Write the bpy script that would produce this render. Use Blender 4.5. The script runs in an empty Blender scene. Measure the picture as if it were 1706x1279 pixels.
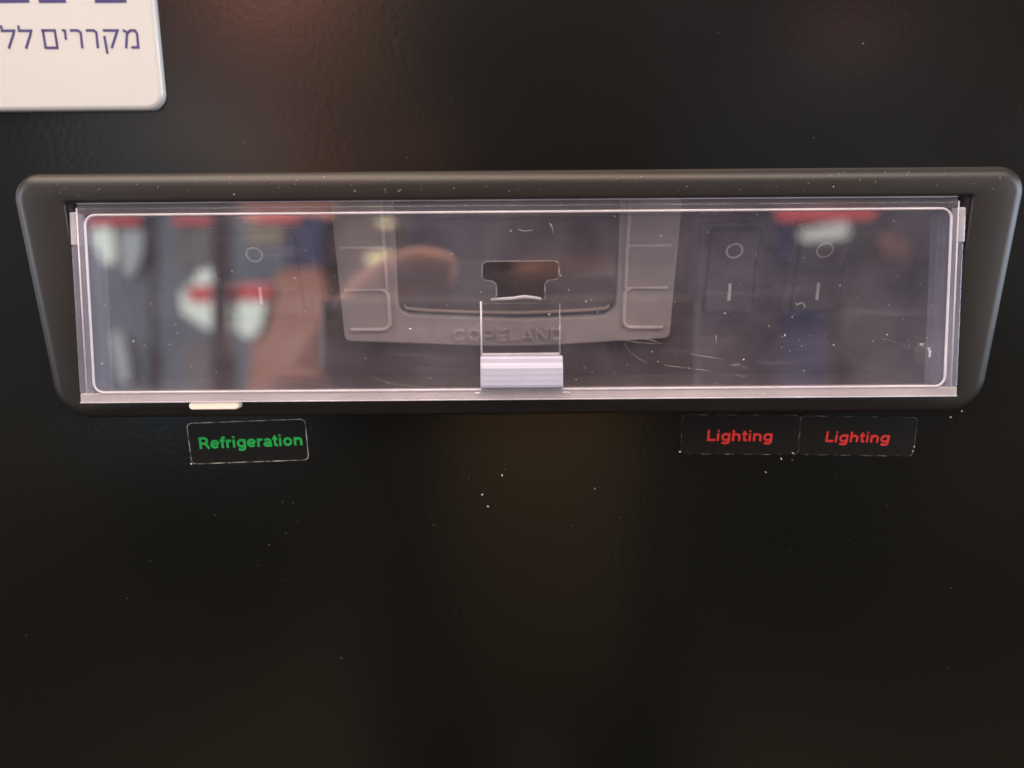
import bpy, math, random
from mathutils import Vector, Matrix

random.seed(7)
U = 0.001                                   # everything below is written in millimetres
scn = bpy.context.scene
COL = scn.collection
R = math.radians

# ------------------------------------------------------------------ camera
cam_d = bpy.data.cameras.new('camera')
cam = bpy.data.objects.new('camera', cam_d)
COL.objects.link(cam)
TH, ROLL = R(12.0), R(0.45)
fwd = Vector((0, math.cos(TH), -math.sin(TH)))
cam.location = fwd * (-175.36 * U)
cam.matrix_world = Matrix.Translation(cam.location) @ Matrix.Rotation(R(90 - 12.0), 4, 'X') @ Matrix.Rotation(-ROLL, 4, 'Z')
cam_d.sensor_width = 36.0
cam_d.lens = 1280.0 / 1706.0 * 36.0
cam_d.clip_start = 0.005
cam_d.clip_end = 60.0
cam_d.dof.use_dof = True
cam_d.dof.focus_distance = 0.171
cam_d.dof.aperture_fstop = 6.5
scn.camera = cam

# ------------------------------------------------------------------ world, lamps, exposure
w = bpy.data.worlds.new('World'); scn.world = w; w.use_nodes = True
bg = w.node_tree.nodes['Background']
bg.inputs[0].default_value = (0.62, 0.66, 0.80, 1); bg.inputs[1].default_value = 0.16
scn.view_settings.view_transform = 'Standard'
scn.view_settings.look = 'None'
scn.view_settings.exposure = 0.0
scn.view_settings.gamma = 1.0
scn.cycles.use_denoising = True
scn.cycles.max_bounces = 14
scn.cycles.transparent_max_bounces = 24
scn.cycles.caustics_reflective = False
scn.cycles.caustics_refractive = False

def area(name, loc, to, sx, sy, power, col):
    d = bpy.data.lights.new(name, 'AREA'); d.shape = 'RECTANGLE'
    d.size, d.size_y, d.energy, d.color = sx*U, sy*U, power, col
    o = bpy.data.objects.new(name, d); COL.objects.link(o)
    o.location = Vector(loc) * U
    o.rotation_euler = (Vector(to) - Vector(loc)).to_track_quat('-Z', 'Y').to_euler()
    return o
area('canopy_lamp', (-60, -190, 400), (0, -110, 0), 800, 260, 4.8, (1.0, 0.77, 0.60))
area('upper_fill_left', (-600, -560, 780), (0, 0, 20), 400, 300, 2.4, (1.0, 0.90, 0.84))  # unseen fill added to lighten the recess from the upper left
area('shop_window_right', (1300, -230, 90), (100, 0, 20), 300, 500, 7.0, (0.60, 0.76, 1.0))
area('shop_window_left', (-1300, -230, 90), (-100, 0, 20), 300, 500, 1.4, (0.66, 0.80, 1.0))
area('floor_fill', (200, -2900, 2100), (0, -2600, -900), 2600, 1200, 70, (1.0, 0.86, 0.70))  # extra light added to brighten the floor behind the camera
area('upper_fill_right', (600, -560, 780), (0, 0, 20), 400, 300, 2.4, (1.0, 0.90, 0.86))  # matching added fill for the recess, upper right
area('side_fill_right', (1050, -560, 110), (60, 0, 20), 300, 500, 5.2, (1.0, 0.92, 0.90))  # low frontal fill, added to bring up the recess interior
area('side_fill_left', (-1050, -520, 130), (-60, 0, 20), 300, 500, 5.0, (0.95, 0.93, 1.0))  # added low fill for the recess from the other side

# ------------------------------------------------------------------ material helpers
def mat(name):
    m = bpy.data.materials.new(name); m.use_nodes = True
    nt = m.node_tree
    for n in list(nt.nodes): nt.nodes.remove(n)
    out = nt.nodes.new('ShaderNodeOutputMaterial')
    return m, nt, out
def N(nt, t, **kw):
    n = nt.nodes.new(t)
    for k, v in kw.items(): setattr(n, k, v)
    return n
def noise(nt, scale, detail=3.0, rough=0.5, stretch=None):
    tc = N(nt, 'ShaderNodeTexCoord'); mp = N(nt, 'ShaderNodeMapping')
    nt.links.new(tc.outputs['Object'], mp.inputs['Vector'])
    if stretch: mp.inputs['Scale'].default_value = stretch
    n = N(nt, 'ShaderNodeTexNoise')
    n.inputs['Scale'].default_value = scale; n.inputs['Detail'].default_value = detail; n.inputs['Roughness'].default_value = rough
    nt.links.new(mp.outputs[0], n.inputs['Vector'])
    return n.outputs['Fac']
def ramp(nt, src, a, b, lo=0.0, hi=1.0):
    r = N(nt, 'ShaderNodeMapRange'); r.inputs['From Min'].default_value = a; r.inputs['From Max'].default_value = b
    r.inputs['To Min'].default_value = lo; r.inputs['To Max'].default_value = hi
    nt.links.new(src, r.inputs['Value']); return r.outputs[0]
def plastic(name, col, rough=0.4, ior=1.5, bump=0.0, bscale=900, var=0.0, vscale=120, rvar=0.0):
    m, nt, out = mat(name)
    p = N(nt, 'ShaderNodeBsdfPrincipled')
    p.inputs['Base Color'].default_value = (*col, 1); p.inputs['Roughness'].default_value = rough; p.inputs['IOR'].default_value = ior
    if var:
        f = ramp(nt, noise(nt, vscale, 5, 0.6), 0.3, 0.7)
        mx = N(nt, 'ShaderNodeMix', data_type='RGBA')
        mx.inputs[6].default_value = (*[c*(1-var) for c in col], 1); mx.inputs[7].default_value = (*[min(1, c*(1+var)) for c in col], 1)
        nt.links.new(f, mx.inputs[0]); nt.links.new(mx.outputs[2], p.inputs['Base Color'])
    if rvar:
        nt.links.new(ramp(nt, noise(nt, vscale*0.5, 4), 0.3, 0.7, rough-rvar, rough+rvar), p.inputs['Roughness'])
    if bump:
        b = N(nt, 'ShaderNodeBump'); b.inputs['Strength'].default_value = 1.0; b.inputs['Distance'].default_value = bump*U
        nt.links.new(noise(nt, bscale, 2, 0.5), b.inputs['Height']); nt.links.new(b.outputs[0], p.inputs['Normal'])
    nt.links.new(p.outputs[0], out.inputs[0])
    return m
def clear(name, ior=1.9, haze=0.05, haze_var=0.0, col=(0.80, 0.76, 0.84), rough=0.015, tint=(0.97, 0.97, 0.985), scratch=False):
    """thin clear plastic: Fresnel reflection over see-through plastic, with a film of pale dust"""
    m, nt, out = mat(name); L = nt.links
    geo = N(nt, 'ShaderNodeNewGeometry'); fr = N(nt, 'ShaderNodeFresnel')
    L.new(ramp(nt, geo.outputs['Backfacing'], 0, 1, ior, 1.0/ior), fr.inputs['IOR'])
    tr = N(nt, 'ShaderNodeBsdfTransparent'); tr.inputs[0].default_value = (*tint, 1)
    gl = N(nt, 'ShaderNodeBsdfGlossy'); gl.inputs['Roughness'].default_value = rough
    m1 = N(nt, 'ShaderNodeMixShader'); L.new(fr.outputs[0], m1.inputs[0]); L.new(tr.outputs[0], m1.inputs[1]); L.new(gl.outputs[0], m1.inputs[2])
    df = N(nt, 'ShaderNodeBsdfDiffuse'); df.inputs[0].default_value = (*col, 1)
    m2 = N(nt, 'ShaderNodeMixShader'); m2.inputs[0].default_value = haze
    if haze_var:
        f = ramp(nt, noise(nt, 42, 7, 0.66), 0.34, 0.72, haze*(1-haze_var), haze*(1+haze_var))
        if scratch:
            s1 = ramp(nt, noise(nt, 260, 3, 0.6, (0.12, 1, 1.1)), 0.58, 0.72, 0.0, haze*0.9)
            ad = N(nt, 'ShaderNodeMath', operation='ADD'); L.new(f, ad.inputs[0]); L.new(s1, ad.inputs[1]); f = ad.outputs[0]
            s2 = ramp(nt, noise(nt, 1500, 2, 0.5), 0.64, 0.74, 0.0, haze*0.9)
            ad = N(nt, 'ShaderNodeMath', operation='ADD'); L.new(f, ad.inputs[0]); L.new(s2, ad.inputs[1]); f = ad.outputs[0]
        L.new(f, m2.inputs[0])
    L.new(m1.outputs[0], m2.inputs[1]); L.new(df.outputs[0], m2.inputs[2]); L.new(m2.outputs[0], out.inputs[0])
    return m
def emit(name, col, s):
    m, nt, out = mat(name)
    e = N(nt, 'ShaderNodeEmission'); e.inputs[0].default_value = (*col, 1); e.inputs[1].default_value = s
    nt.links.new(e.outputs[0], out.inputs[0]); return m

M = dict(
    panel=plastic('black_textured_paint', (0.0055, 0.0058, 0.0047), 0.21, 1.72, bump=0.026, bscale=680, rvar=0.02, vscale=40),
    bezel=plastic('charcoal_plastic', (0.0205, 0.0182, 0.0168), 0.42, 1.5, bump=0.012, bscale=2600, var=0.12, vscale=60),
    recess=plastic('recess_plastic', (0.13, 0.10, 0.108), 0.5, 1.5, bump=0.01, bscale=2600),
    pane=clear('dusty_clear_plastic', 2.2, 0.028, 0.75, (0.75, 0.71, 0.86), scratch=True),
    clear_edge=clear('clear_plastic_edge', 1.6, 0.07, 0.3, (0.78, 0.76, 0.86), 0.05),
    side_wall=clear('lavender_glow_wall', 1.6, 0.17, 0.25, (0.66, 0.66, 0.82), 0.12),  # lavender haze paints in the light carried by the clear plastic
    bottom_wall=clear('milky_glow_wall', 1.6, 0.42, 0.2, (0.74, 0.68, 0.72), 0.12),  # milky haze paints in light caught in the clear lower edge
    bump=clear('clear_glint_bump', 1.5, 0.03, 0.3, (0.8, 0.74, 0.7), 0.08),
    bead_glint=clear('pale_bead_glint', 1.6, 0.55, 0.3, (0.82, 0.78, 0.86), 0.1),  # pale tone paints highlights along the cover's edges; the nibs share it
    lug=clear('frosted_plastic_lug', 1.6, 0.38, 0.2, (0.80, 0.79, 0.88), 0.15),
    milky=plastic('milky_lavender_plastic', (0.43, 0.435, 0.55), 0.3, 1.5, var=0.03),
    cream=plastic('cream_plastic', (0.85, 0.76, 0.66), 0.35),
    grey=plastic('grey_face_plastic', (0.57, 0.50, 0.485), 0.45, 1.5, bump=0.01, bscale=3000, var=0.08),
    ridge=plastic('grey_ridge_plastic', (0.88, 0.79, 0.76), 0.4),
    lens=plastic('dark_display_plastic', (0.165, 0.14, 0.145), 0.09, 2.5),
    lip_glint=plastic('pale_lip_glint', (0.55, 0.43, 0.34), 0.25, 1.6),  # pale colour paints a lamp reflection on the window's lower edge
    switch=plastic('black_switch_plastic', (0.085, 0.072, 0.082), 0.35, 1.5),
    mark=plastic('pale_print', (0.80, 0.76, 0.78), 0.5),
    sign=plastic('glossy_white_plastic', (0.555, 0.565, 0.56), 0.16, 1.5, var=0.01, vscale=20),
    navy=plastic('navy_print', (0.060, 0.050, 0.17), 0.35),
    film=plastic('black_label_film', (0.012, 0.011, 0.010), 0.22, 1.5, bump=0.012, bscale=300),
    film_dull=plastic('grey_label_film', (0.009, 0.008, 0.0075), 0.4, 1.38, bump=0.02, bscale=260),
    green=plastic('green_print', (0.012, 0.44, 0.075), 0.5, var=0.12, vscale=900),
    red=plastic('red_print', (0.62, 0.028, 0.022), 0.5, var=0.12, vscale=900),
    dust=plastic('pale_dust', (0.85, 0.83, 0.80), 0.8),
    skin=plastic('skin', (0.66, 0.30, 0.21), 0.5),
    shirt=plastic('navy_cloth', (0.030, 0.036, 0.085), 0.9, var=0.2, vscale=30),
    trousers=plastic('dark_cloth', (0.03, 0.028, 0.026), 0.9),
    hair=plastic('dark_hair', (0.012, 0.009, 0.007), 0.6),
    phone=plastic('black_phone_glass', (0.008, 0.008, 0.01), 0.15),
    floor=plastic('brown_floor_tiles', (0.20, 0.15, 0.09), 0.5, var=0.45, vscale=1.6),
    wall=plastic('beige_wall_paint', (0.16, 0.13, 0.11), 0.8, var=0.1, vscale=2),
    post=plastic('dark_metal_post', (0.03, 0.03, 0.035), 0.4),
    lit_white=emit('lit_white', (0.92, 1.0, 0.90), 3.0),
    lit_soft=emit('lit_soft_white', (0.90, 1.0, 1.0), 1.4),
    lit_red=emit('lit_red', (1.0, 0.16, 0.18), 2.2),
    lit_red_bright=emit('lit_red_bright', (1.0, 0.14, 0.15), 1.9),
    lit_warm=emit('lit_warm', (1.0, 0.84, 0.42), 3.2),
    lit_bright=emit('lit_bright_white', (1.0, 0.98, 0.90), 1.9),
    lit_beige=emit('lit_beige', (1.0, 0.82, 0.62), 0.8),
    lit_pink=emit('lit_pink', (1.0, 0.50, 0.45), 0.45),
    lit_orange=emit('lit_orange', (1.0, 0.36, 0.25), 3.6),
    lit_hand_shape=emit('lit_hand_shape', (1.0, 0.46, 0.34), 1.15),
    lit_grey=emit('lit_grey', (0.85, 0.84, 0.80), 0.45),
    lit_blue=emit('lit_blue', (0.30, 0.38, 0.85), 0.30),
    lit_sleeve_blue=emit('lit_sleeve_blue', (0.26, 0.33, 0.75), 0.42),
    backdrop_glow=emit('backdrop_glow', (0.66, 0.83, 1.0), 0.50),
    backdrop_glow_dim=emit('backdrop_glow_dim', (0.85, 0.82, 1.0), 0.16),
)

# ------------------------------------------------------------------ object helpers
def link(name, me, parent=None, m=None, smooth=False):
    o = bpy.data.objects.new(name, me); COL.objects.link(o)
    if parent is not None: o.parent = parent
    if m is not None:
        me.materials.clear(); me.materials.append(m)
    if smooth:
        for p in me.polygons: p.use_smooth = True
    return o
def tag(o, label=None, cat=None, group=None, kind=None):
    if label: o['label'] = label
    if cat: o['category'] = cat
    if group: o['group'] = group
    if kind: o['kind'] = kind
    return o
def thing(name, loc, label, cat, rx=0.0, group=None, ry=0.0):
    o = bpy.data.objects.new(name, None); COL.objects.link(o)
    o.empty_display_size = 0.01
    o.location = Vector(loc) * U; o.rotation_euler = (R(rx), R(ry), 0)
    return tag(o, label, cat, group)
def pd(name, vs, fs, m, parent=None, smooth=False):
    me = bpy.data.meshes.new(name)
    me.from_pydata([Vector(v) * U for v in vs], [], fs); me.validate(); me.update()
    import bmesh
    bm = bmesh.new(); bm.from_mesh(me); bmesh.ops.recalc_face_normals(bm, faces=bm.faces); bm.to_mesh(me); bm.free()
    return link(name, me, parent, m, smooth)
def bevel(o, wdt, seg=2):
    b = o.modifiers.new('bevel', 'BEVEL'); b.width = wdt * U; b.segments = seg; b.limit_method = 'ANGLE'; b.angle_limit = R(40)
    return o
def box(name, x0, x1, y0, y1, z0, z1, m, parent=None, bv=0.0):
    vs = [(x, y, z) for x in (x0, x1) for y in (y0, y1) for z in (z0, z1)]
    fs = [(0, 1, 3, 2), (4, 6, 7, 5), (0, 4, 5, 1), (2, 3, 7, 6), (0, 2, 6, 4), (1, 5, 7, 3)]
    o = pd(name, vs, fs, m, parent)
    if bv: bevel(o, bv)
    return o
def rloop(corners, n=8):
    """corners: (x, z, radius) counter-clockwise seen from the front; returns rounded outline points"""
    pts = []
    k = len(corners)
    for i in range(k):
        p = Vector(corners[i][:2]); a = Vector(corners[i-1][:2]); b = Vector(corners[(i+1) % k][:2]); r = corners[i][2]
        da, db = (a-p).normalized(), (b-p).normalized()
        ang = da.angle(db); t = r / math.tan(ang/2)
        s, e = p + da*t, p + db*t
        c = p + (da+db).normalized() * (r / math.sin(ang/2))
        v0, v1 = s-c, e-c
        a0 = math.atan2(v0.y, v0.x); a1 = math.atan2(v1.y, v1.x)
        d = (a1-a0+math.pi) % (2*math.pi) - math.pi
        for j in range(n+1):
            th = a0 + d*j/n
            pts.append((c.x + r*math.cos(th), c.y + r*math.sin(th)))
    return pts
def rrect(x0, x1, z0, z1, r, n=8):
    return rloop([(x0, z1, r), (x0, z0, r), (x1, z0, r), (x1, z1, r)], n)
def loft(name, loops, m, parent=None, smooth=True, cap=False):
    n = len(loops[0]); vs = [p for l in loops for p in l]; fs = []
    for k in range(len(loops)-1):
        for i in range(n):
            j = (i+1) % n
            fs.append((k*n+i, k*n+j, (k+1)*n+j, (k+1)*n+i))
    if cap:
        fs.append(tuple(range(n))); fs.append(tuple(range((len(loops)-1)*n, len(loops)*n)))
    return pd(name, vs, fs, m, parent, smooth)
def plate(name, outlines, y0, y1, m, parent=None, bv=0.0, xf=None):
    """flat plate in the x-z plane between depths y0 (front) and y1, made from closed outlines (the second one a hole)"""
    c = bpy.data.curves.new(name, 'CURVE'); c.dimensions = '2D'; c.fill_mode = 'BOTH'
    for ol in outlines:
        s = c.splines.new('POLY'); s.points.add(len(ol)-1); s.use_cyclic_u = True
        for q, (x, z) in zip(s.points, ol): q.co = (x, z, 0, 1)
    c.extrude = max((y1-y0)/2 - bv, 0.0001); c.bevel_depth = bv; c.bevel_resolution = 2; c.offset = -bv
    t = bpy.data.objects.new(name, c)
    me = bpy.data.meshes.new_from_object(t)
    bpy.data.objects.remove(t); bpy.data.curves.remove(c)
    for v in me.vertices:
        x, z, d = v.co
        v.co = Vector((x, (y0+y1)/2 - d, z)) * U
    me.name = name
    return link(name, me, parent, m)
def tube(name, pts, r, m, parent=None, closed=False, seg=6, flat=1.0):
    """round bar along points (x, y, z); flat squashes it in depth"""
    P = [Vector(p) for p in pts]; n = len(P); vs, fs = [], []
    for i in range(n):
        a = P[i-1] if (closed or i > 0) else P[i]; b = P[(i+1) % n] if (closed or i < n-1) else P[i]
        t = (b-a).normalized(); s = t.cross(Vector((0, 1, 0)))
        s = s.normalized() if s.length > 1e-6 else Vector((1, 0, 0))
        u = s.cross(t).normalized()
        for k in range(seg):
            th = 2*math.pi*k/seg
            vs.append(P[i] + s*r*math.cos(th) + u*r*flat*math.sin(th))
    for i in range(n if closed else n-1):
        j = (i+1) % n
        for k in range(seg):
            l = (k+1) % seg
            fs.append((i*seg+k, i*seg+l, j*seg+l, j*seg+k))
    if not closed:
        fs.append(tuple(range(seg))); fs.append(tuple(range((n-1)*seg, n*seg)))
    return pd(name, vs, fs, m, parent, True)
# letters drawn as strokes (x to the right, z up, millimetres)
def stroke(pts, wd, y=-1.76, th=0.05):
    """flat pen stroke with mitred corners"""
    P = [Vector(p) for p in pts]; L, Rr = [], []
    for i, p in enumerate(P):
        a = (P[i]-P[i-1]).normalized() if i > 0 else None
        b = (P[i+1]-P[i]).normalized() if i < len(P)-1 else None
        if a is None: n = Vector((-b.y, b.x)); s = 1
        elif b is None: n = Vector((-a.y, a.x)); s = 1
        else:
            na, nb = Vector((-a.y, a.x)), Vector((-b.y, b.x)); n = (na+nb)
            n = n.normalized() if n.length > 1e-4 else na
            s = 1/max(0.45, n.dot(na))
        L.append(p + n*wd/2*s); Rr.append(p - n*wd/2*s)
    k = len(P); vs = [(q.x, y-th, q.y) for q in L] + [(q.x, y-th, q.y) for q in Rr]
    vs += [(q.x, y, q.y) for q in L] + [(q.x, y, q.y) for q in Rr]
    fs = []
    for i in range(k-1):
        fs += [(i, i+1, k+i+1, k+i), (2*k+i, i, i+1, 2*k+i+1), (3*k+i, 3*k+i+1, k+i+1, k+i)]
    fs += [(0, k, 3*k, 2*k), (k-1, 3*k-1, 4*k-1, 2*k-1)]
    return vs, fs
def ell(cx, cz, rx, rz, a0, a1, n=14): return [(cx+rx*math.cos(R(a0+(a1-a0)*i/n)), cz+rz*math.sin(R(a0+(a1-a0)*i/n))) for i in range(n+1)]
ARCH = [(.17, .40), (.22, .53), (.32, .61), (.43, .63), (.56, .60), (.65, .52), (.675, .42), (.675, 0)]
BOWL = ell(.43, .365, .275, .28, 0, 360, 22)
GL = {                                          # bold sans letters: advance width, pen strokes (capital height 1)
 'L': (.80, [[(.20, 1), (.20, .09), (.76, .09)]]),
 'R': (1.0, [[(.20, 0), (.20, 1)], [(.2, .91), (.55, .91)] + ell(.55, .68, .22, .23, 85, -85, 10) + [(.55, .45), (.2, .45)], [(.50, .45), (.66, .36), (.90, 0)]]),
 'e': (.80, [ell(.40, .365, .275, .28, 0, 322, 22), [(.14, .365), (.69, .365)]]),
 'f': (.47, [[(.23, 0), (.23, .78), (.27, .88), (.36, .915), (.50, .90)], [(.03, .65), (.45, .65)]]),
 'r': (.54, [[(.17, 0), (.17, .725)], [(.17, .38), (.21, .52), (.30, .61), (.40, .635), (.52, .60)]]),
 'i': (.37, [[(.18, 0), (.18, .725)], [(.18, .84), (.18, 1.0)]]),
 'g': (.87, [BOWL, [(.705, .725), (.705, -.02), (.66, -.13), (.56, -.19), (.42, -.205), (.28, -.19), (.16, -.13)]]),
 'a': (.80, [[(.72, 0), (.66, .08), (.645, .2), (.645, .45), (.60, .57), (.50, .625), (.38, .635), (.26, .61), (.16, .51)], ell(.375, .205, .235, .13, 0, 360, 18), [(.5, .36), (.64, .38)]]),
 't': (.48, [[(.22, .94), (.22, .2), (.25, .12), (.33, .085), (.45, .10)], [(.03, .65), (.44, .65)]]),
 'o': (.87, [BOWL]),
 'n': (.85, [[(.17, 0), (.17, .725)], ARCH]),
 'h': (.85, [[(.17, 0), (.17, 1)], ARCH]),
 'C': (1.25, [ell(.62, .5, .47, .41, 42, 318, 20)]),
 'O': (1.35, [ell(.66, .5, .50, .41, 0, 360, 26)]),
 'P': (1.15, [[(.2, 0), (.2, 1)], [(.2, .91), (.72, .91)] + ell(.72, .66, .26, .25, 85, -85, 10) + [(.72, .41), (.2, .41)]]),
 'E': (1.10, [[(1.0, .91), (.2, .91), (.2, .09), (1.0, .09)], [(.2, .5), (.92, .5)]]),
 'l': (1.05, [[(.20, 1), (.20, .09), (.98, .09)]]),
 'A': (1.25, [[(.06, 0), (.62, .95), (1.18, 0)], [(.3, .28), (.94, .28)]]),
 'N': (1.30, [[(.2, 0), (.2, 1)], [(.2, .92), (1.1, .08)], [(1.1, 0), (1.1, 1)]]),
 'D': (1.25, [[(.2, .09), (.2, .91), (.66, .91)] + ell(.66, .5, .42, .41, 85, -85, 14) + [(.66, .09), (.2, .09)]]),
}
def text(name, body, x0, x1, base, cap, y, m, parent, pen=0.205, depth=0.03, slant=0.0):
    """pen-stroke letters between x0 and x1 on baseline z = base with capital height cap, on the plane at depth y"""
    tot = sum(GL[c][0] for c in body); sx = (x1-x0)/tot; V, F = [], []; px = 0.0
    for c in body:
        adv, sts = GL[c]
        for j, st in enumerate(sts):
            pts = [(x0 + (px+u)*sx + slant*h*cap, base + h*cap) for u, h in st]
            vs, fs = stroke(pts, pen*cap, y, depth + 0.004*j)
            F += [tuple(i+len(V) for i in f) for f in fs]; V += vs
        px += adv
    return pd(name, V, F, m, parent)

# ================================================================== the surface
fp = plate('cabinet_front', [[(-420, -520), (420, -520), (420, 420), (-420, 420)],
                             rrect(-96, 99, -4, 44, 1)], 0.0, 2.0, M['panel'])
tag(fp, 'black textured metal front of the refrigerated cabinet', None, None, 'structure')

# ================================================================== bezel with its recess
bz = thing('control_bezel', (0, 0, 0), 'wide charcoal plastic frame with rounded corners around the control recess', 'bezel')
def dep(z): return 3.2 + 1.9 * max(0, min(1, (z+6)/52))
def bloop(inset, back, n=10):
    """outer outline of the frame moved inwards; back = how far behind the frame's front it lies"""
    c = [(-105.8+inset, 46.9-inset, max(5.5-inset, 0.4)), (-103.2+inset, -6.9+inset, max(8-inset, 0.4)),
         (106.6-inset, -6.9+inset, max(8-inset, 0.4)), (109.4-inset, 46.9-inset, max(5.5-inset, 0.4))]
    return [(x, -dep(z)+back if back is not None else 0.3, z) for x, z in rloop(c, n)]
def oloop(g, y, n=10):
    pts = rloop([(-94.2-g, 41.0+g, 0.9), (-94.0-g, -2.4-g, 0.9), (97.3+g, -2.4-g, 0.9), (97.7+g, 41.0+g, 0.9)], n)
    return [(x, (-dep(z)+y) if y < 2 else y, z) for x, z in pts]
loops = [bloop(0, None)]
for k in range(0, 7):
    a = math.pi/2*k/6
    loops.append(bloop(2.9*(1-math.cos(a)), 2.9*(1-math.sin(a))))
loops += [oloop(0.5, 0.0), oloop(0.12, 0.12), oloop(0, 0.5), oloop(0, 1.4)]
loft('frame', loops, M['bezel'], bz)
loft('recess_wall', [oloop(0, 1.4), oloop(0.0, 26.0)], M['recess'], bz, smooth=False)
TP = 14.0                                     # the back plate leans: its lower edge lies deeper
bp = plate('back_plate', [[(-96, -49), (99, -49), (99, 4), (-96, 4)], rrect(-28.2, 26.2, -30.4, 3.6, 1)], 2.4, 3.6, M['recess'], bz)
bp.location = Vector((0, 8, 42)) * U; bp.rotation_euler = (R(TP), 0, 0)

# ================================================================== temperature controller
dc = thing('digital_controller', (0, 8, 42), 'grey digital temperature controller with dark display window behind the cover', 'controller', TP)
win = rloop([(-26.6, 8, 1), (-27.6, -27.6, 3.0), (-24.9, -28.8, 2.0), (2, -30.3, 60), (23.2, -29.5, 2.0), (25.6, -26.9, 3.0), (25.2, 8, 1)], 6)
fo = rloop([(-41.0, 9, 1), (-41.2, -35.4, 1.4), (1.0, -37.4, 250), (39.0, -35.3, 1.4), (39.2, 9, 1)], 6)
plate('faceplate', [fo, win], 0.0, 2.4, M['grey'], dc, bv=0.25)
wl = rloop([(-26.0, 7.4, 1), (-26.9, -26.9, 2.4), (-24.4, -27.7, 1.8), (2, -29.1, 60), (22.8, -28.4, 1.8), (24.9, -26.3, 2.4), (24.6, 7.4, 1)], 6)
lens = plate('display_window', [[(x*1.04, z) for x, z in wl]], -0.4, 0.4, M['lens'], dc)
for v in lens.data.vertices:                    # stands upright, its lower edge just behind the face, its top deeper in
    v.co.y += (2.0 + (v.co.z/U + 29.1)*math.tan(R(11)))*U
loft('window_well', [[(x, 2.4, z) for x, z in win], [(x, 12.5, z) for x, z in win]], M['switch'], dc, smooth=False)
def xshift(l, y): return [(x, y, z) for x, z in l]
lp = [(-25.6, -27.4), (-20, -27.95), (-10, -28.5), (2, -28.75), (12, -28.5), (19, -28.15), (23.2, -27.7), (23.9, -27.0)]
tube('display_lip_glint', [(-26.2, 1.25, -26.6)] + [(x, 1.25, z) for x, z in lp], 0.42, M['lip_glint'], dc, seg=8)  # strip added to draw the reflected lamp line under the display
for sx, x0, x1 in ((-1, -40.3, -29.9), (1, 27.6, 37.9)):
    for z1, z0 in ((-3.0, -11.3), (-12.2, -21.7), (-22.6, -31.8)):
        b = plate('button', [rrect(x0, x1, z0, z1, 0.8, 4)], -0.10, 0.2, M['grey'], dc, bv=0.06)
    xv = -29.6 if sx < 0 else 27.3
    xo = -40.0 if sx < 0 else 37.5
    s = 1 if sx < 0 else -1
    tube('button_divider', [(xo, -0.22, -11.75), (xv, -0.22, -11.75)], 0.42, M['ridge'], dc, seg=8)
    tube('button_divider', [(xv, -0.22, 6), (xv, -0.22, -22.1), (xo, -0.22, -22.15)], 0.42, M['ridge'], dc, seg=8)
    cv = [(xo + 0.5*s, -0.22, -32.3), (xv - 2.0*s, -0.22, -32.3)]
    for k in range(1, 7):
        a = math.pi/2*k/6
        cv.append((xv - 2.0*s + 1.9*s*math.sin(a), -0.22, -32.3 + 1.9*(1-math.cos(a))))
    cv += [(xv, -0.22, -24.0)]
    for k in range(1, 6):
        a = math.pi/2*k/5
        cv.append((xv - 1.7*s*(1-math.cos(a)), -0.22, -23.9 + 1.75*math.sin(a)))
    tube('button_divider', cv, 0.42, M['ridge'], dc, seg=8)
text('lettering', 'COPElAND', -14.6, 12.8, -35.5, 3.1, 0.0, M['grey'], dc, pen=0.18, depth=0.6)

# ================================================================== rocker switches
def marks(sw, cx, prof):
    n = 28
    def ring(rx, rz, dy): return [(cx+rx*math.cos(2*math.pi*i/n), prof(-13.2+rz*math.sin(2*math.pi*i/n))-dy, -13.2+rz*math.sin(2*math.pi*i/n)) for i in range(n)]
    loft('ring_mark', [ring(2.05, 1.95, 0.0), ring(2.05, 1.95, 0.05), ring(1.62, 1.52, 0.05), ring(1.62, 1.52, 0.0)], M['mark'], sw, smooth=False)
    zz = (-21.3, -25.4)
    vs = [(cx+dx, prof(z)-dy, z) for z in zz for dx in (-0.36, 0.36) for dy in (0.0, 0.05)]
    pd('bar_mark', vs, [(0, 1, 3, 2), (4, 6, 7, 5), (1, 5, 7, 3), (0, 2, 6, 4), (0, 4, 5, 1), (2, 3, 7, 6)], M['mark'], sw)
def rocker(label, x0, x1, f0, f1, cx):
    sw = thing('rocker_switch', (0, 8, 42), label, 'switch', TP, 'rocker switches in the control recess')
    plate('housing', [rrect(f0, f1, -29.6, -6.8, 1.0, 4), rrect(x0-0.35, x1+0.35, -28.35, -8.0, 0.5, 4)], 0.4, 2.5, M['switch'], sw, bv=0.3)
    zs = [-28.0, -26.5, -23, -20, -18.2, -16, -13, -10, -8.4]
    def prof(z): return -0.9 - 0.10 if z < -28 else (0.5 - (abs(z+18.2)/9.8)**1.3*1.5)
    pr = [(prof(z), z) for z in zs]
    vs = [(x, y, z) for x in (x0, x1) for y, z in pr] + [(x, 2.5, z) for x in (x0, x1) for z in (zs[0], zs[-1])]
    k = len(zs); fs = [(i, i+1, k+i+1, k+i) for i in range(k-1)]
    fs += [tuple(range(k)) + (2*k+1, 2*k), tuple(range(2*k-1, k-1, -1)) + (2*k+2, 2*k+3), (0, k, 2*k+2, 2*k), (k-1, 2*k+1, 2*k+3, 2*k-1)]
    bevel(pd('rocker', vs, fs, M['switch'], sw), 0.2)
    marks(sw, cx, prof)
    return sw
rocker('wide black rocker switch left of the grey controller, above the green label', -69.8, -50.6, -73.6, -46.4, -60.2)
rocker('narrow black rocker switch nearest the right side of the controller', 46.9, 57.9, 44.8, 60.0, 52.4)
rocker('narrow black rocker switch under the white lamp reflection, farthest from the controller', 68.1, 79.1, 66.0, 81.2, 73.6)

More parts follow.
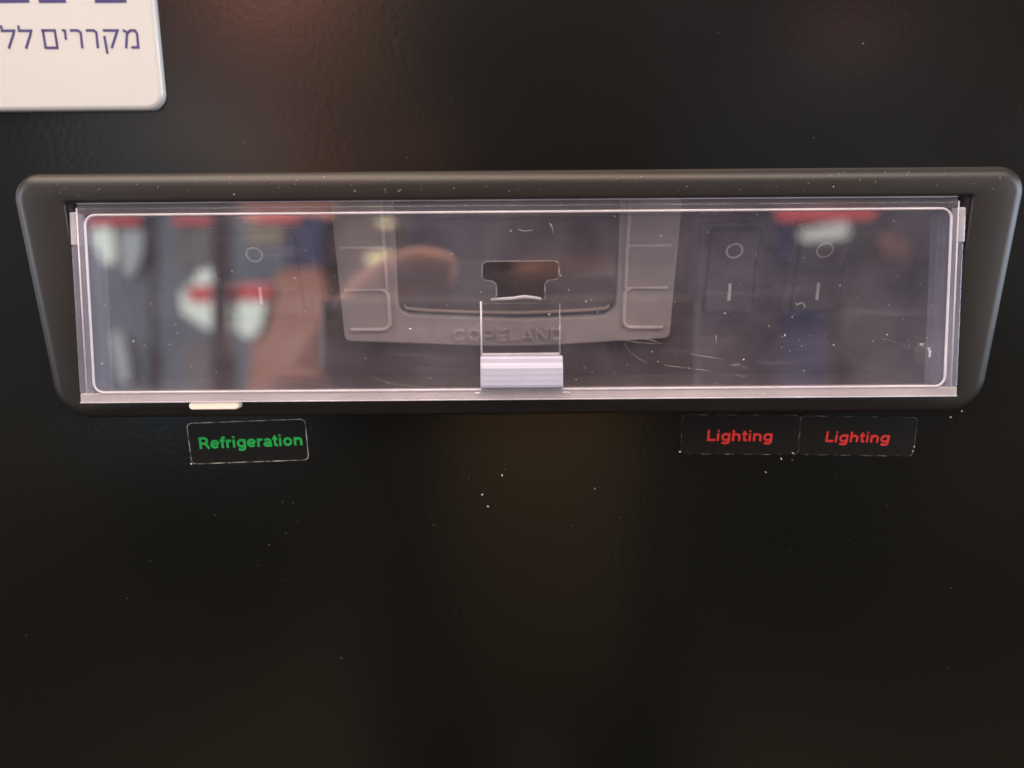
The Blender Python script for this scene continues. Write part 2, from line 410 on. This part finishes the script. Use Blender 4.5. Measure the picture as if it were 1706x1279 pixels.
# ================================================================== clear cover
cvr = thing('clear_cover', (0, -4, 42), 'hinged clear plastic cover with milky latch, dusty and scratched', 'cover', -7.0)
key = []
def arc(cx, cz, r, a0, a1, n=6): return [(cx+r*math.cos(R(a0+(a1-a0)*i/n)), cz+r*math.sin(R(a0+(a1-a0)*i/n))) for i in range(n+1)]
key = (arc(-5.0, -15.3, 1.2, 90, 180) + arc(-5.0, -17.0, 1.2, 180, 270, 5) + arc(-4.5, -19.6, 1.4, 90, 0, 5) + [(-3.2, -21.4)] + arc(-3.9, -21.8, 0.6, 0, -70, 3)
       + [(2.7, -22.0), (7.4, -22.3)] + arc(7.6, -21.8, 0.5, 200, 130, 3) + arc(8.6, -19.6, 1.5, 180, 90, 5) + arc(9.1, -17.0, 1.1, 270, 360, 5) + arc(9.1, -15.2, 1.1, 0, 90))
# outline of the cut-out has to be one clean loop
inner_top = rrect(-90.4, 93.6, -41.6, -3.75, 2.2, 8)
plate('pane', [inner_top, key], 0.0, 1.1, M['pane'], cvr)
tube('pane_rim_glint', [(x, -0.02, z) for x, z in inner_top], 0.27, M['bead_glint'], cvr, closed=True, seg=8)
tube('cutout_rim', [(x, 0.0, z) for x, z in key], 0.11, M['clear_edge'], cvr, closed=True)
tube('cutout_glint', [(-4.4, 0.5, -22.2), (0.5, 0.5, -21.9), (2.7, 0.5, -21.55), (5.0, 0.5, -21.85), (6.4, 0.5, -22.15)], 0.30, M['lug'], cvr, seg=8)  # pale bar paints the lit lower edge of the cut-out
frame_o = rrect(-92.1, 95.0, -43.0, -2.05, 0.7, 8)
# walls of the tray, butted end to end
box('top_wall', -92.0, 94.9, 0.15, 8.2, -3.7, -1.2, M['clear_edge'], cvr, 0.12)
box('bottom_wall', -93.6, 96.4, 0.05, 7.8, -43.8, -41.75, M['bottom_wall'], cvr, 0.25)
box('side_wall', -92.1, -90.55, 0.1, 8.5, -41.7, -3.75, M['side_wall'], cvr, 0.12)
box('side_wall', 93.75, 95.1, 0.1, 8.5, -41.7, -3.75, M['side_wall'], cvr, 0.12)
box('side_flange', -93.9, -92.15, 0.55, 8.5, -41.7, -10.2, M['side_wall'], cvr, 0.15)
box('side_flange', 95.15, 96.7, 0.55, 8.5, -41.7, -11.0, M['side_wall'], cvr, 0.15)
box('hinge_lug', -93.9, -92.15, 0.25, 8.5, -10.1, -3.0, M['lug'], cvr, 0.35)
box('hinge_lug', 95.15, 96.9, 0.25, 8.5, -10.9, -3.4, M['lug'], cvr, 0.35)
for xa, xb in ((-94.3, -92.3), (95.3, 97.3)):
    loft('hinge_pin', [[(x, 4+1.3*math.cos(t*math.pi/6), -1.9+1.0*math.sin(t*math.pi/6)) for t in range(12)] for x in (xa, xb)], M['clear_edge'], cvr, cap=True)
for sgn, x in ((-1, -92.1), (1, 95.1)):
    tube('edge_glint_bead', [(x, 0.05, -2.2), (x, 0.05, -41.7)], 0.15, M['bead_glint'], cvr)
tube('edge_glint_bead', [(-92.0, 0.1, -1.3), (-40, 0.1, -1.2), (94.9, 0.1, -1.25)], 0.11, M['bead_glint'], cvr)
tube('edge_glint_bead', [(-92.0, 0.05, -2.45), (-30, 0.05, -2.4), (94.9, 0.05, -2.45)], 0.08, M['clear_edge'], cvr)
tube('edge_glint_bead', [(-93.6, 0.0, -43.75), (96.4, 0.0, -43.75)], 0.14, M['bead_glint'], cvr)
# latch
plate('latch_tongue', [rrect(-6.45, 10.35, -34.5, -23.0, 0.5, 4)], -0.55, -0.05, M['clear_edge'], cvr, bv=0.08)
bpy.data.objects['latch_tongue'].data.materials[0] = clear('clear_tongue', 1.5, 0.012, 0.3, (0.8, 0.76, 0.8), 0.05)
tube('tongue_edge', [(-6.5, -0.35, -34.4), (-6.5, -0.35, -22.6)], 0.2, M['bead_glint'], cvr)  # pale tone paints a highlight along this edge of the tongue
tube('tongue_edge', [(10.35, -0.35, -34.4), (10.35, -0.35, -23.2)], 0.15, M['clear_edge'], cvr)
lb_prof = [(-0.5, -34.35), (-1.0, -34.9), (-1.15, -35.8), (-1.5, -36.25), (-1.75, -36.9), (-1.74, -37.5), (-1.77, -38.1), (-1.74, -38.7), (-1.77, -39.3), (-1.74, -39.9), (-1.76, -40.5), (-1.6, -41.1), (-0.9, -41.4), (1.4, -41.4), (1.4, -34.35)]
k = len(lb_prof)
vs = [(x, y, z) for x in (-6.75, 10.95) for y, z in lb_prof]
fs = [(i, (i+1) % k, k+(i+1) % k, k+i) for i in range(k)] + [tuple(range(k)), tuple(range(2*k-1, k-1, -1))]
bevel(pd('latch', vs, fs, M['milky'], cvr), 0.18, 3)
box('latch_step', -6.4, 10.2, -0.4, 0.6, -34.3, -33.7, M['bead_glint'], cvr, 0.1)
box('latch_nib', -8.0, -6.9, -0.25, 1.0, -42.6, -42.1, M['bead_glint'], cvr, 0.15)
box('latch_nib', 10.9, 12.4, -0.25, 1.0, -42.6, -42.1, M['bead_glint'], cvr, 0.15)
plate('cream_tab', [rrect(-70.2, -59.5, -45.5, -43.85, 0.75, 6)], 0.2, 3.0, M['cream'], cvr, bv=0.2)  # small cream tab below the cover's lower edge
# round bump added in place of a reflected spot, lower right of the pane
loft('glint_bump', [[(88.6+r*math.cos(t*math.pi/8), y, -34.6+1.25*r*math.sin(t*math.pi/8)) for t in range(16)] for r, y in ((1.9, 0.0), (1.7, -0.12), (1.25, -0.24), (0.7, -0.31), (0.05, -0.34))], M['bump'], cvr)

# ================================================================== stickers
def sticker(label, x, z, wdt, hgt, rot, film, edge_m, txt, tm, tx0, tx1, base, cap, dy=0.0, r=1.1, slant=0.0):
    s = thing('label_sticker', (x, 0, z), label, 'sticker', 0, None, -rot)
    plate('film', [rrect(0, wdt, -hgt, 0, r, 6)], -0.16-dy, -0.02-dy, film, s, bv=0.05)
    if edge_m:
        tube('film_edge_glint', [(a, -0.13-dy, b) for a, b in rrect(0.05, wdt-0.05, -hgt+0.05, -0.05, r, 6)], 0.085, edge_m, s, closed=True)
    text('lettering', txt, tx0, tx1, base, cap, -0.17-dy, tm, s, depth=0.03, slant=slant)
    return s
def edge_mat(name, lo, hi, a, b, col=(0.75, 0.72, 0.66)):
    m, nt, out = mat(name)
    df = N(nt, 'ShaderNodeBsdfDiffuse'); df.inputs[0].default_value = (*col, 1)
    tr = N(nt, 'ShaderNodeBsdfTransparent'); mx = N(nt, 'ShaderNodeMixShader')
    nt.links.new(ramp(nt, noise(nt, 330, 4, 0.6), a, b, lo, hi), mx.inputs[0])
    nt.links.new(tr.outputs[0], mx.inputs[1]); nt.links.new(df.outputs[0], mx.inputs[2]); nt.links.new(mx.outputs[0], out.inputs[0])
    return m
E1 = edge_mat('broken_film_glint', 0.12, 0.95, 0.40, 0.62)  # pale broken line paints light along the film's cut edge
E2 = edge_mat('faint_film_glint', 0.0, 0.30, 0.48, 0.66)
sticker('black label sticker with painted edge light and green lettering', -75.1, -8.6, 27.4, 9.9, 1.7, M['film'], E1,
        'Refrigeration', M['green'], 2.1, 26.5, -6.25, 2.75)
sticker('dark label sticker with red lettering, overlapping its neighbour on the left', 39.1, -7.45, 27.5, 9.5, -0.85, M['film_dull'], E2,
        'Lighting', M['red'], 5.75, 21.35, -6.25, 2.6, 0.0, 1.1, 0.03)
sticker('dark label sticker with red lettering, its right end under the bezel corner', 66.4, -7.95, 27.1, 9.4, -1.3, M['film_dull'], E2,
        'Lighting', M['red'], 5.9, 21.2, -6.15, 2.5, 0.02, 1.1, 0.07)

# ================================================================== white sign with navy letters
sg = thing('white_sign', (0, 0, 0), 'glossy white plastic sign with navy Hebrew lettering and a rounded corner', 'sign')
sgo = [(-160, 130, 3.6), (-160, 59.7, 3.6), (-72.5, 59.7, 3.6), (-72.5, 130, 3.6)]
def sl(i, y): return [(x, y, z) for x, z in rloop([(-160+i, 130-i, 3.6-i), (-160+i, 59.7+i, 3.6-i), (-72.5-i, 59.7+i, 3.6-i), (-72.5-i, 130-i, 3.6-i)], 8)]
loft('plate', [sl(0, -0.05), sl(0, -1.0), sl(0.15, -1.4), sl(0.45, -1.66), sl(1.0, -1.75)], M['sign'], sg)
vs = sl(1.0, -1.75); pd('face', vs, [tuple(range(len(vs)))], M['sign'], sg)
def hz(x, y):
    """reads a point of the lettering off the sign's face"""
    px, py = x/3.967, y/3.967
    t = 0.45*math.pi/180
    dx, dy = (px-853)/1280, -(py-639.5)/1280
    rx = Vector((math.cos(t), 0, 0)) - Vector((0, math.sin(TH), math.cos(TH)))*math.sin(t)
    up = Vector((0, math.sin(TH), math.cos(TH)))*math.cos(t) + Vector((1, 0, 0))*math.sin(t)
    d = fwd + rx*dx + up*dy; C = fwd*-175.36
    q = C + d*((-1.76-C.y)/d.y)
    return q.x, q.z
heb = [
    [[(834, 318), (840, 215), (812, 196)], [(838, 222), (862, 200), (892, 200), (906, 222), (914, 312), (868, 312)]],
    [[(680, 200), (776, 200), (768, 226), (738, 318)], [(690, 236), (711, 355)]],
    [[(568, 200), (620, 200), (637, 214), (648, 318)]],
    [[(462, 200), (514, 200), (533, 214), (545, 318)]],
    [[(408, 198), (430, 202), (436, 262)]],
    [[(272, 200), (362, 200), (380, 315), (302, 315), (284, 204)]],
    [[(120, 168), (127, 202), (206, 202), (200, 232), (172, 320)]],
    [[(6, 166), (13, 202), (93, 202), (87, 232), (58, 320)]],
    [[(-110, 168), (-103, 202), (-25, 202), (-31, 232), (-58, 320)]],
]
for strokes in heb:
    V, F = [], []
    for j, st in enumerate(strokes):
        vs, fs = stroke([hz(*p) for p in st], 0.50, -1.76 - 0.004*j)
        F += [tuple(i+len(V) for i in f) for f in fs]; V += vs
    pd('letter', V, F, M['navy'], sg)
for xa, xb, top, leg in ((-20, 195, 5, 150), (258, 438, 5, 400), (628, 838, 4, 800)):
    x0, z0 = hz(xa, 17); x1, _ = hz(xb, 17); xl, _ = hz(leg, 17)
    zb = z0 + 0.75
    V, F = stroke([(x0, zb+0.2), (x1, zb+0.2)], 2.0)
    vs, fs = stroke([(xl, zb+1.21), (xl, zb+9), (xl-6, zb+9)], 1.7)
    F += [tuple(i+len(V) for i in f) for f in fs]; V += vs
    pd('letter', V, F, M['navy'], sg)

# ================================================================== dust
DV, DF = [], []
def speck(p, r, ax):
    b = len(DV); a = random.uniform(0, math.pi)
    ex = Vector((math.cos(a), 0, math.sin(a))); ez = Vector((-math.sin(a), 0, math.cos(a))); ey = Vector((0, 1, 0))
    for v in (ex*r*ax, -ex*r*ax, ey*r, -ey*r, ez*r, -ez*r): DV.append(Vector(p)+v)
    for f in ((0, 2, 4), (2, 1, 4), (1, 3, 4), (3, 0, 4), (2, 0, 5), (1, 2, 5), (3, 1, 5), (0, 3, 5)): DF.append(tuple(i+b for i in f))
CM = Matrix.Translation((0, -4, 42)) @ Matrix.Rotation(R(-7), 4, 'X')
def size(): return min(0.17, 0.045 + random.expovariate(1/0.026))
for _ in range(150):
    x = random.uniform(-89, 93); z = -4.5 - 36.5*(random.random()**0.75)
    if -6 < x < 11 and z < -33: continue
    speck(CM @ Vector((x, -0.08, z)), size(), random.choice((1, 1, 1, 1.6, 3)))
for cx, cz, n in ((62, -31, 16), (20, -35, 12), (70, -33, 10), (-84, -24, 7), (85, -32, 6), (50, -43, 6)):
    for _ in range(n): speck(CM @ Vector((random.gauss(cx, 4), -0.08, max(-43, random.gauss(cz, 2)))), size()*0.85, random.choice((1, 1, 2)))
for _ in range(75):
    x = random.uniform(-100, 106); z = random.uniform(42.2, 46.0)
    speck((x, -dep(z)+(0 if z < 44 else (z-44)**2*0.22)-0.05, z), size()*0.9, random.choice((1, 1, 2)))
for _ in range(14): speck((random.gauss(-8, 9), -5.1, random.uniform(41.8, 43.6)), size()*0.8, random.choice((1, 2)))
for _ in range(70):
    x = random.gauss(5, 55); z = random.uniform(-75, 80)
    if -105 < x < 109 and -8 < z < 48: z = random.uniform(-45, -20)
    if x < -70 and z > 55: continue
    speck((x, -0.06, z), size()*0.85, random.choice((1, 1, 1, 2)))
for x, z in ((-74.9, -18.4), (38.9, -16.4), (62.6, -18.3), (65.2, -16.9), (93.1, -16.7), (93.3, -15.6), (101, -8.6), (103.4, -7.2), (-2.5, -21.8), (-7.2, -26.5), (-5.9, -29.5)):
    speck((x, -0.15, z), 0.17, 1.7)
dust = pd('dust', DV, DF, M['dust'])
tag(dust, 'white dust specks scattered over the panel, frame and cover', None, None, 'stuff')
# hair-fine scratches and lint on the cover belong to its surface
FINE = clear('scratch_mark', 1.15, 0.07, 0.6, (0.85, 0.8, 0.82))
LINT = plastic('lint_fibre', (0.36, 0.33, 0.33), 0.8)
def scr(name, pts, r, m): tube(name, [(x, -0.03, z) for x, z in pts], r*0.7, m, cvr, seg=4)
scr('scratch', [(24.6, -25.0), (25.6, -27.2), (27.6, -29.4), (30.2, -31.2), (32.6, -32.0), (30, -31.9), (27.0, -31.6), (24.9, -31.2), (24.4, -32.2), (26.4, -34.4), (29.2, -36.2)], 0.10, FINE)
scr('scratch', [(24.9, -31.2), (27.0, -30.7), (29.5, -31.0), (32.6, -32.0)], 0.08, FINE)
scr('scratch', [(38.5, -34.2), (42, -34.8), (46, -35.5)], 0.09, FINE)
scr('scratch', [(33, -36.6), (38, -37.3), (43, -38.0)], 0.08, FINE)
scr('scratch', [(47.0, -36.7), (49.0, -36.6), (51.2, -37.6), (52.4, -38.8), (50.0, -39.2), (48.2, -38.6)], 0.09, FINE)
scr('scratch', [(80, -31.2), (83.5, -32.2), (86.0, -33.4)], 0.07, FINE)
scr('scratch', [(-31, -38.6), (-26, -40.2), (-20, -41.0)], 0.06, FINE)
scr('scratch', [(61.0, -23.5), (61.4, -23.9), (62.0, -23.4), (62.6, -23.6), (63.0, -24.1), (62.8, -24.5)], 0.12, LINT)
scr('scratch', [(8.3, -6.2), (8.8, -7.0), (9.0, -8.3)], 0.1, LINT)
scr('scratch', [(1.6, -7.4), (2.8, -7.8), (4.6, -7.6)], 0.08, LINT)
scr('scratch', [(44.0, -30.2), (44.0, -32.0)], 0.09, LINT)

# ================================================================== what stands in front of the cabinet and is mirrored in it
fl = box('floor', -4000, 4000, -4500, 0, -1000, -950, M['floor']); tag(fl, None, None, None, 'structure')
bw = box('back_wall', -4000, 4000, -4400, -4300, -949, 2400, M['wall']); tag(bw, None, None, None, 'structure')

def lit(label, faces, y, cat='lit sign', name='lit_sign', group='lit shop signs mirrored in the cover'):
    """a lit sign: flat glowing faces, each on a casing of its own outline; faces = [(part name, outline, material)]"""
    xs = [p[0] for f in faces for p in f[1]]; zs = [p[1] for f in faces for p in f[1]]
    cx, z0 = (min(xs)+max(xs))/2, min(zs)
    t = thing(name, (cx, y, z0), label, cat, 0, group)
    for k, (nm, ol, m) in enumerate(faces):
        q = [(x-cx, z-z0) for x, z in ol]
        area2 = sum(q[i-1][0]*q[i][1]-q[i][0]*q[i-1][1] for i in range(len(q)))
        if area2 < 0: q = q[::-1]
        d = min(max(x for x, _ in q)-min(x for x, _ in q), max(z for _, z in q)-min(z for _, z in q))
        rr = rloop([(x, z, d*0.12) for x, z in q], 4)
        plate(nm, [rr], -2 - k*0.5, 2.9 - k*0.5, m, t)
        mx, mz = sum(x for x, _ in rr)/len(rr), sum(z for _, z in rr)/len(rr)
        plate('casing', [[(mx+(x-mx)*1.02, mz+(z-mz)*1.02) for x, z in rr]], -45 - k*6, -4 - k*6, M['post'], t)
    return t
def rc(x0, x1, z0, z1): return [(x0, z0), (x1, z0), (x1, z1), (x0, z1)]
FC = 'sign_face'
lit('white lit sign with a red band, mirrored left of the dark post', [(FC, [(-718, 265), (-675, 306), (-653, 311), (-606, 284), (-606, 276), (-705, 273)], M['lit_white']),
    ('colour_band', [(-700, 271), (-606, 275), (-606, 238), (-697, 236)], M['lit_red_bright']),
    (FC, [(-718, 262), (-703, 271), (-700, 235), (-606, 236), (-604, 162), (-665, 182), (-714, 215)], M['lit_white'])], -1500)
lit('white lit sign with a red top, mirrored right of the dark post', [('colour_band', [(-590, 276), (-515, 276), (-530, 239), (-590, 239)], M['lit_red_bright']),
    (FC, [(-593, 237), (-533, 237), (-545, 178), (-568, 155), (-593, 172)], M['lit_white'])], -1500)
po = thing('dark_post', (-606, -1440, -940), 'dark upright post mirrored in the left part of the cover', 'post')
box('shaft', -16, 16, -12, 12, 8, 1600, M['post'], po, 3); box('foot', -60, 60, -50, 50, 0, 7, M['post'], po, 3)
lit('pale green lit sign mirrored at the left end of the cover', [(FC, [(-943, 396), (-865, 402), (-859, 321), (-880, 319), (-914, 384)], M['lit_white'])], -1500)
lit('dim grey slanted lit sign beside the pale green one', [(FC, [(-852, 393), (-800, 396), (-802, 347), (-820, 295), (-842, 299)], M['lit_soft'])], -1500)
lit('narrow curved lit strip mirrored low at the left end of the cover', [(FC, [(-868, 168), (-845, 176), (-829, 112), (-825, 58), (-848, 68)], M['lit_soft'])], -1500)
lit('dim red light strip mirrored in the upper left corner of the cover', [(FC, rc(-934, -797, 404, 422), M['lit_red'])], -1480)
lit('dim red light strip mirrored right of the upper left corner', [(FC, rc(-725, -608, 404, 420), M['lit_red'])], -1480)
lit('short red light strip mirrored above the wide rocker switch', [(FC, rc(-536, -457, 406, 422), M['lit_red'])], -1480)
lit('beige lit sign mirrored above the wide rocker switch', [(FC, [(-582, 402), (-491, 404), (-497, 364), (-573, 360)], M['lit_beige'])], -1500)
lit('bright red light strip mirrored along the upper right edge of the cover', [(FC, [(565, 430), (800, 428), (770, 402), (580, 400)], M['lit_red_bright'])], -1480)
lit('dim pinkish lamp mirrored in the upper right of the cover', [(FC, [(794, 367), (830, 382), (872, 353), (858, 318), (813, 327)], M['lit_pink']), ('bulb', rc(832, 856, 322, 346), M['lit_soft'])], -1500)
lit('added glow panels, the lower hand-shaped, mirrored as a brown glow in the paint above the frame', [(FC, [(-610, 432), (-400, 432), (-370, 700), (-420, 980), (-620, 980)], M['lit_orange']),  # unseen orange glow added to tint the paint brown
    (FC, [(-590, 20), (-575, 230), (-520, 318), (-425, 322), (-400, 200), (-392, 20)], M['lit_hand_shape'])], -1560)  # hand-shaped glow added in place of the hand's mirror image
lit('small blue glow added for the mirrored sleeve, between the wide rocker switch and the controller', [(FC, [(-490, 440), (-415, 438), (-420, 322), (-505, 318)], M['lit_sleeve_blue'])], -1540)  # glow added where the blue sleeve would be mirrored
lit('small red sign mirrored below the yellow lamp', [(FC, [(-328, 262), (-275, 283), (-278, 251), (-312, 220)], M['lit_red'])], -1500)
lit('small grey lit sign mirrored above the left lit signs', [(FC, [(-732, 400), (-650, 402), (-655, 325), (-690, 316), (-738, 320)], M['lit_grey'])], -1520)
lit('small grey lit sign mirrored low behind the dark post', [(FC, [(-711, 150), (-624, 148), (-623, 20), (-716, 20)], M['lit_grey'])], -1520)
lit('blue lit panel mirrored between the narrow rocker switches', [(FC, [(480, 450), (650, 450), (624, 322), (506, 323)], M['lit_blue'])], -1560)
lit('dark blue lit panel mirrored low in the right of the cover', [(FC, rc(430, 700, -20, 215), M['lit_blue'])], -1560)
def backdrop(label, x0, x1, z0, z1, y, m):
    t = thing('backdrop_glow', ((x0+x1)/2, y, -950), label, 'backdrop', 0, None)  # unseen glowing backdrop added to tint the cover's reflections
    h = (x1-x0)/2
    box('cabinet', -h, h, -500, -6, 1, z1+990, M['post'], t, 4)
    n = 3; wd = 2*h/n
    for k in range(n):
        plate('glow_pane', [rrect(-h+wd*k+9, -h+wd*(k+1)-9, z0+950, z1+950, 6, 3)], -5, 0, m, t)
        box('door_handle', -h+wd*k+16, -h+wd*k+24, 1, 22, z0+1250, z0+1600, M['post'], t, 2)
    return t
backdrop('blue grey added glow cooler mirrored across the left of the cover', -1080, -520, -500, 560, -1750, M['backdrop_glow'])
backdrop('dim added glow cooler mirrored across the right of the cover', 250, 1150, -500, 560, -1850, M['backdrop_glow_dim'])
def lamp(label, x, y, z, rx, rz, m):
    t = thing('ceiling_lamp', (x, y, z), label, 'lamp', 0, 'lamps mirrored in the cover')
    n = 20
    def ring(k, yy): return [(rx*k*math.cos(2*math.pi*i/n), yy, rz*k*math.sin(2*math.pi*i/n)) for i in range(n)]
    loft('diffuser', [ring(1, 0), ring(1.0, 8), ring(0.85, 20), ring(0.4, 27), ring(0.02, 28)], m, t)
    loft('housing', [ring(1.02, -0.5), ring(1.1, -6), ring(0.9, -40), ring(0.02, -42)], M['post'], t)
    return t
lit('bright white lamp mirrored above the outer right switch', [('diffuser', [(622, 379), (684, 394), (727, 401), (733, 367), (689, 356), (626, 357)], M['lit_bright'])], -1490, 'lamp', 'ceiling_lamp', 'lamps mirrored in the cover')
lamp('yellow lamp mirrored on the left edge of the display window', -281, -1500, 328, 34, 13, M['lit_warm'])
lamp('small orange lamp mirrored at the top of the display window', -272, -1500, 405, 18, 6, M['lit_warm'])

# the photographer, mirrored in the cover and the paint
pr = thing('person', (20, -480, -950), 'person in a navy shirt holding up a phone, mirrored in the cover', 'person')
def skin(name, chains, m, parent, sub=2):
    """chains of (x, y, z, radius); the first point of a later chain may repeat an earlier point to branch from it"""
    vs, es, rs, idx = [], [], [], {}
    for ch in chains:
        prev = None
        for p in ch:
            key_ = tuple(p[:3])
            if key_ not in idx:
                idx[key_] = len(vs); vs.append(Vector(p[:3])); rs.append(p[3])
            i = idx[key_]
            if prev is not None: es.append((prev, i))
            prev = i
    me = bpy.data.meshes.new(name)
    off = Vector((20, -480, -950))
    me.from_pydata([(v-off)*U for v in vs], es, [])
    o = link(name, me, parent, m)
    sk = o.modifiers.new('skin', 'SKIN'); sk.use_smooth_shade = True
    for i, r in enumerate(rs): me.skin_vertices[0].data[i].radius = (r*U, r*U)
    me.skin_vertices[0].data[0].use_root = True
    ss = o.modifiers.new('sub', 'SUBSURF'); ss.levels = ss.render_levels = sub
    return o
pel = (60, -490, -60, 130); che = (60, -480, 260, 140); nek = (60, -470, 470, 58)
lw = (-104, -262, -46, 27); rw = (108, -262, -40, 27)
pel = (48, -490, -60, 120); che = (48, -480, 260, 128); nek = (48, -470, 470, 58)
body = [
    [pel, (48, -485, 100, 110), che, (48, -475, 400, 100), nek, (48, -455, 540, 62), (48, -440, 610, 88), (48, -445, 690, 84), (48, -455, 745, 45)],
    [(48, -475, 400, 100), (-35, -475, 400, 50), (-42, -475, 60, 40), lw, (-98, -212, -24, 31)],
    [(48, -475, 400, 100), (150, -475, 400, 50), (158, -440, 130, 42), rw, (88, -226, -16, 26)],
    [pel, (-60, -490, -120, 80), (-70, -480, -480, 58), (-75, -500, -900, 42), (-75, -420, -930, 32)],
    [pel, (100, -490, -120, 80), (110, -480, -480, 58), (115, -500, -900, 42), (115, -420, -930, 32)],
]
for k in range(4):                             # left hand closes on the phone's end, right hand holds the other end lower down
    z = 6 - 13*k
    body.append([(-98, -212, -24, 31), (-104, -192, z, 11), (-94, -178, z+1, 10), (-78, -171, z+2, 8)])
    body.append([(88, -226, -16, 26), (98, -202, -2-15*k, 9.5), (88, -181, -2-15*k, 9), (70, -171, -3-15*k, 8)])
body.append([(-98, -212, -24, 31), (-90, -206, 26, 11), (-66, -200, 54, 10), (-44, -198, 64, 11), (-24, -197, 60, 9)])
body.append([(88, -226, -16, 26), (74, -198, -12, 12), (48, -166, -11, 11), (22, -158, -9, 11), (-1, -157, -9, 10)])
skin('body', body, M['skin'], pr, 1)
skin('shirt', [[(48, -490, -90, 138), (48, -485, 100, 130), (48, -480, 260, 142), (48, -475, 395, 116), (48, -472, 440, 74)],
               [(48, -475, 395, 116), (-35, -476, 398, 58), (-42, -476, 58, 46), (-80, -360, 0, 40)],
               [(48, -475, 395, 116), (152, -476, 398, 60), (160, -441, 128, 52), (135, -345, 40, 46), (114, -282, -26, 40)]], M['shirt'], pr, 1)
skin('trousers', [[(48, -490, -70, 128), (-60, -490, -130, 90), (-70, -481, -480, 72), (-75, -500, -880, 58)],
                  [(48, -490, -70, 128), (100, -490, -130, 90), (110, -481, -480, 72), (115, -500, -880, 58)]], M['trousers'], pr, 1)
skin('hair', [[(48, -470, 640, 80), (48, -472, 700, 88), (48, -462, 755, 60)]], M['hair'], pr, 1)
bg_ = thing('added_patch_bag', (20, -350, -330), 'tan bag added for the warm patch mirrored in the paint below the latch', 'bag')  # unseen bag, put in so the paint mirrors a warm patch
loft('added_bag_body', [[(x*k, y*k2, z) for x, y in rrect(-62, 62, -24, 24, 6, 4)] for k, k2, z in ((0.86, 0.9, 0), (0.9, 1.0, 60), (0.98, 1.0, 160), (1.0, 0.7, 225), (1.0, 0.5, 245))], plastic('added_bag_tan', (0.78, 0.55, 0.28), 0.7, var=0.1), bg_, cap=True)
tube('added_bag_handle', [(-30, 12, 240), (-26, 12, 285), (0, 12, 305), (26, 12, 285), (30, 12, 240)], 3, M['post'], bg_)
ph = thing('phone', (0, -180, 0), 'black phone held sideways by the person, mirrored in the cover', 'phone')
bevel(box('phone_body', -84, 82, -4, 3.5, -36, 46, M['phone'], ph), 3, 3)
n = 20
loft('lens_ring', [[(9*math.cos(2*math.pi*i/n), y, 36+9*math.sin(2*math.pi*i/n)) for i in range(n)] for y in (3.6, 5.0)] +
     [[(7*math.cos(2*math.pi*i/n), y, 36+7*math.sin(2*math.pi*i/n)) for i in range(n)] for y in (5.0, 3.7)], M['post'], ph)
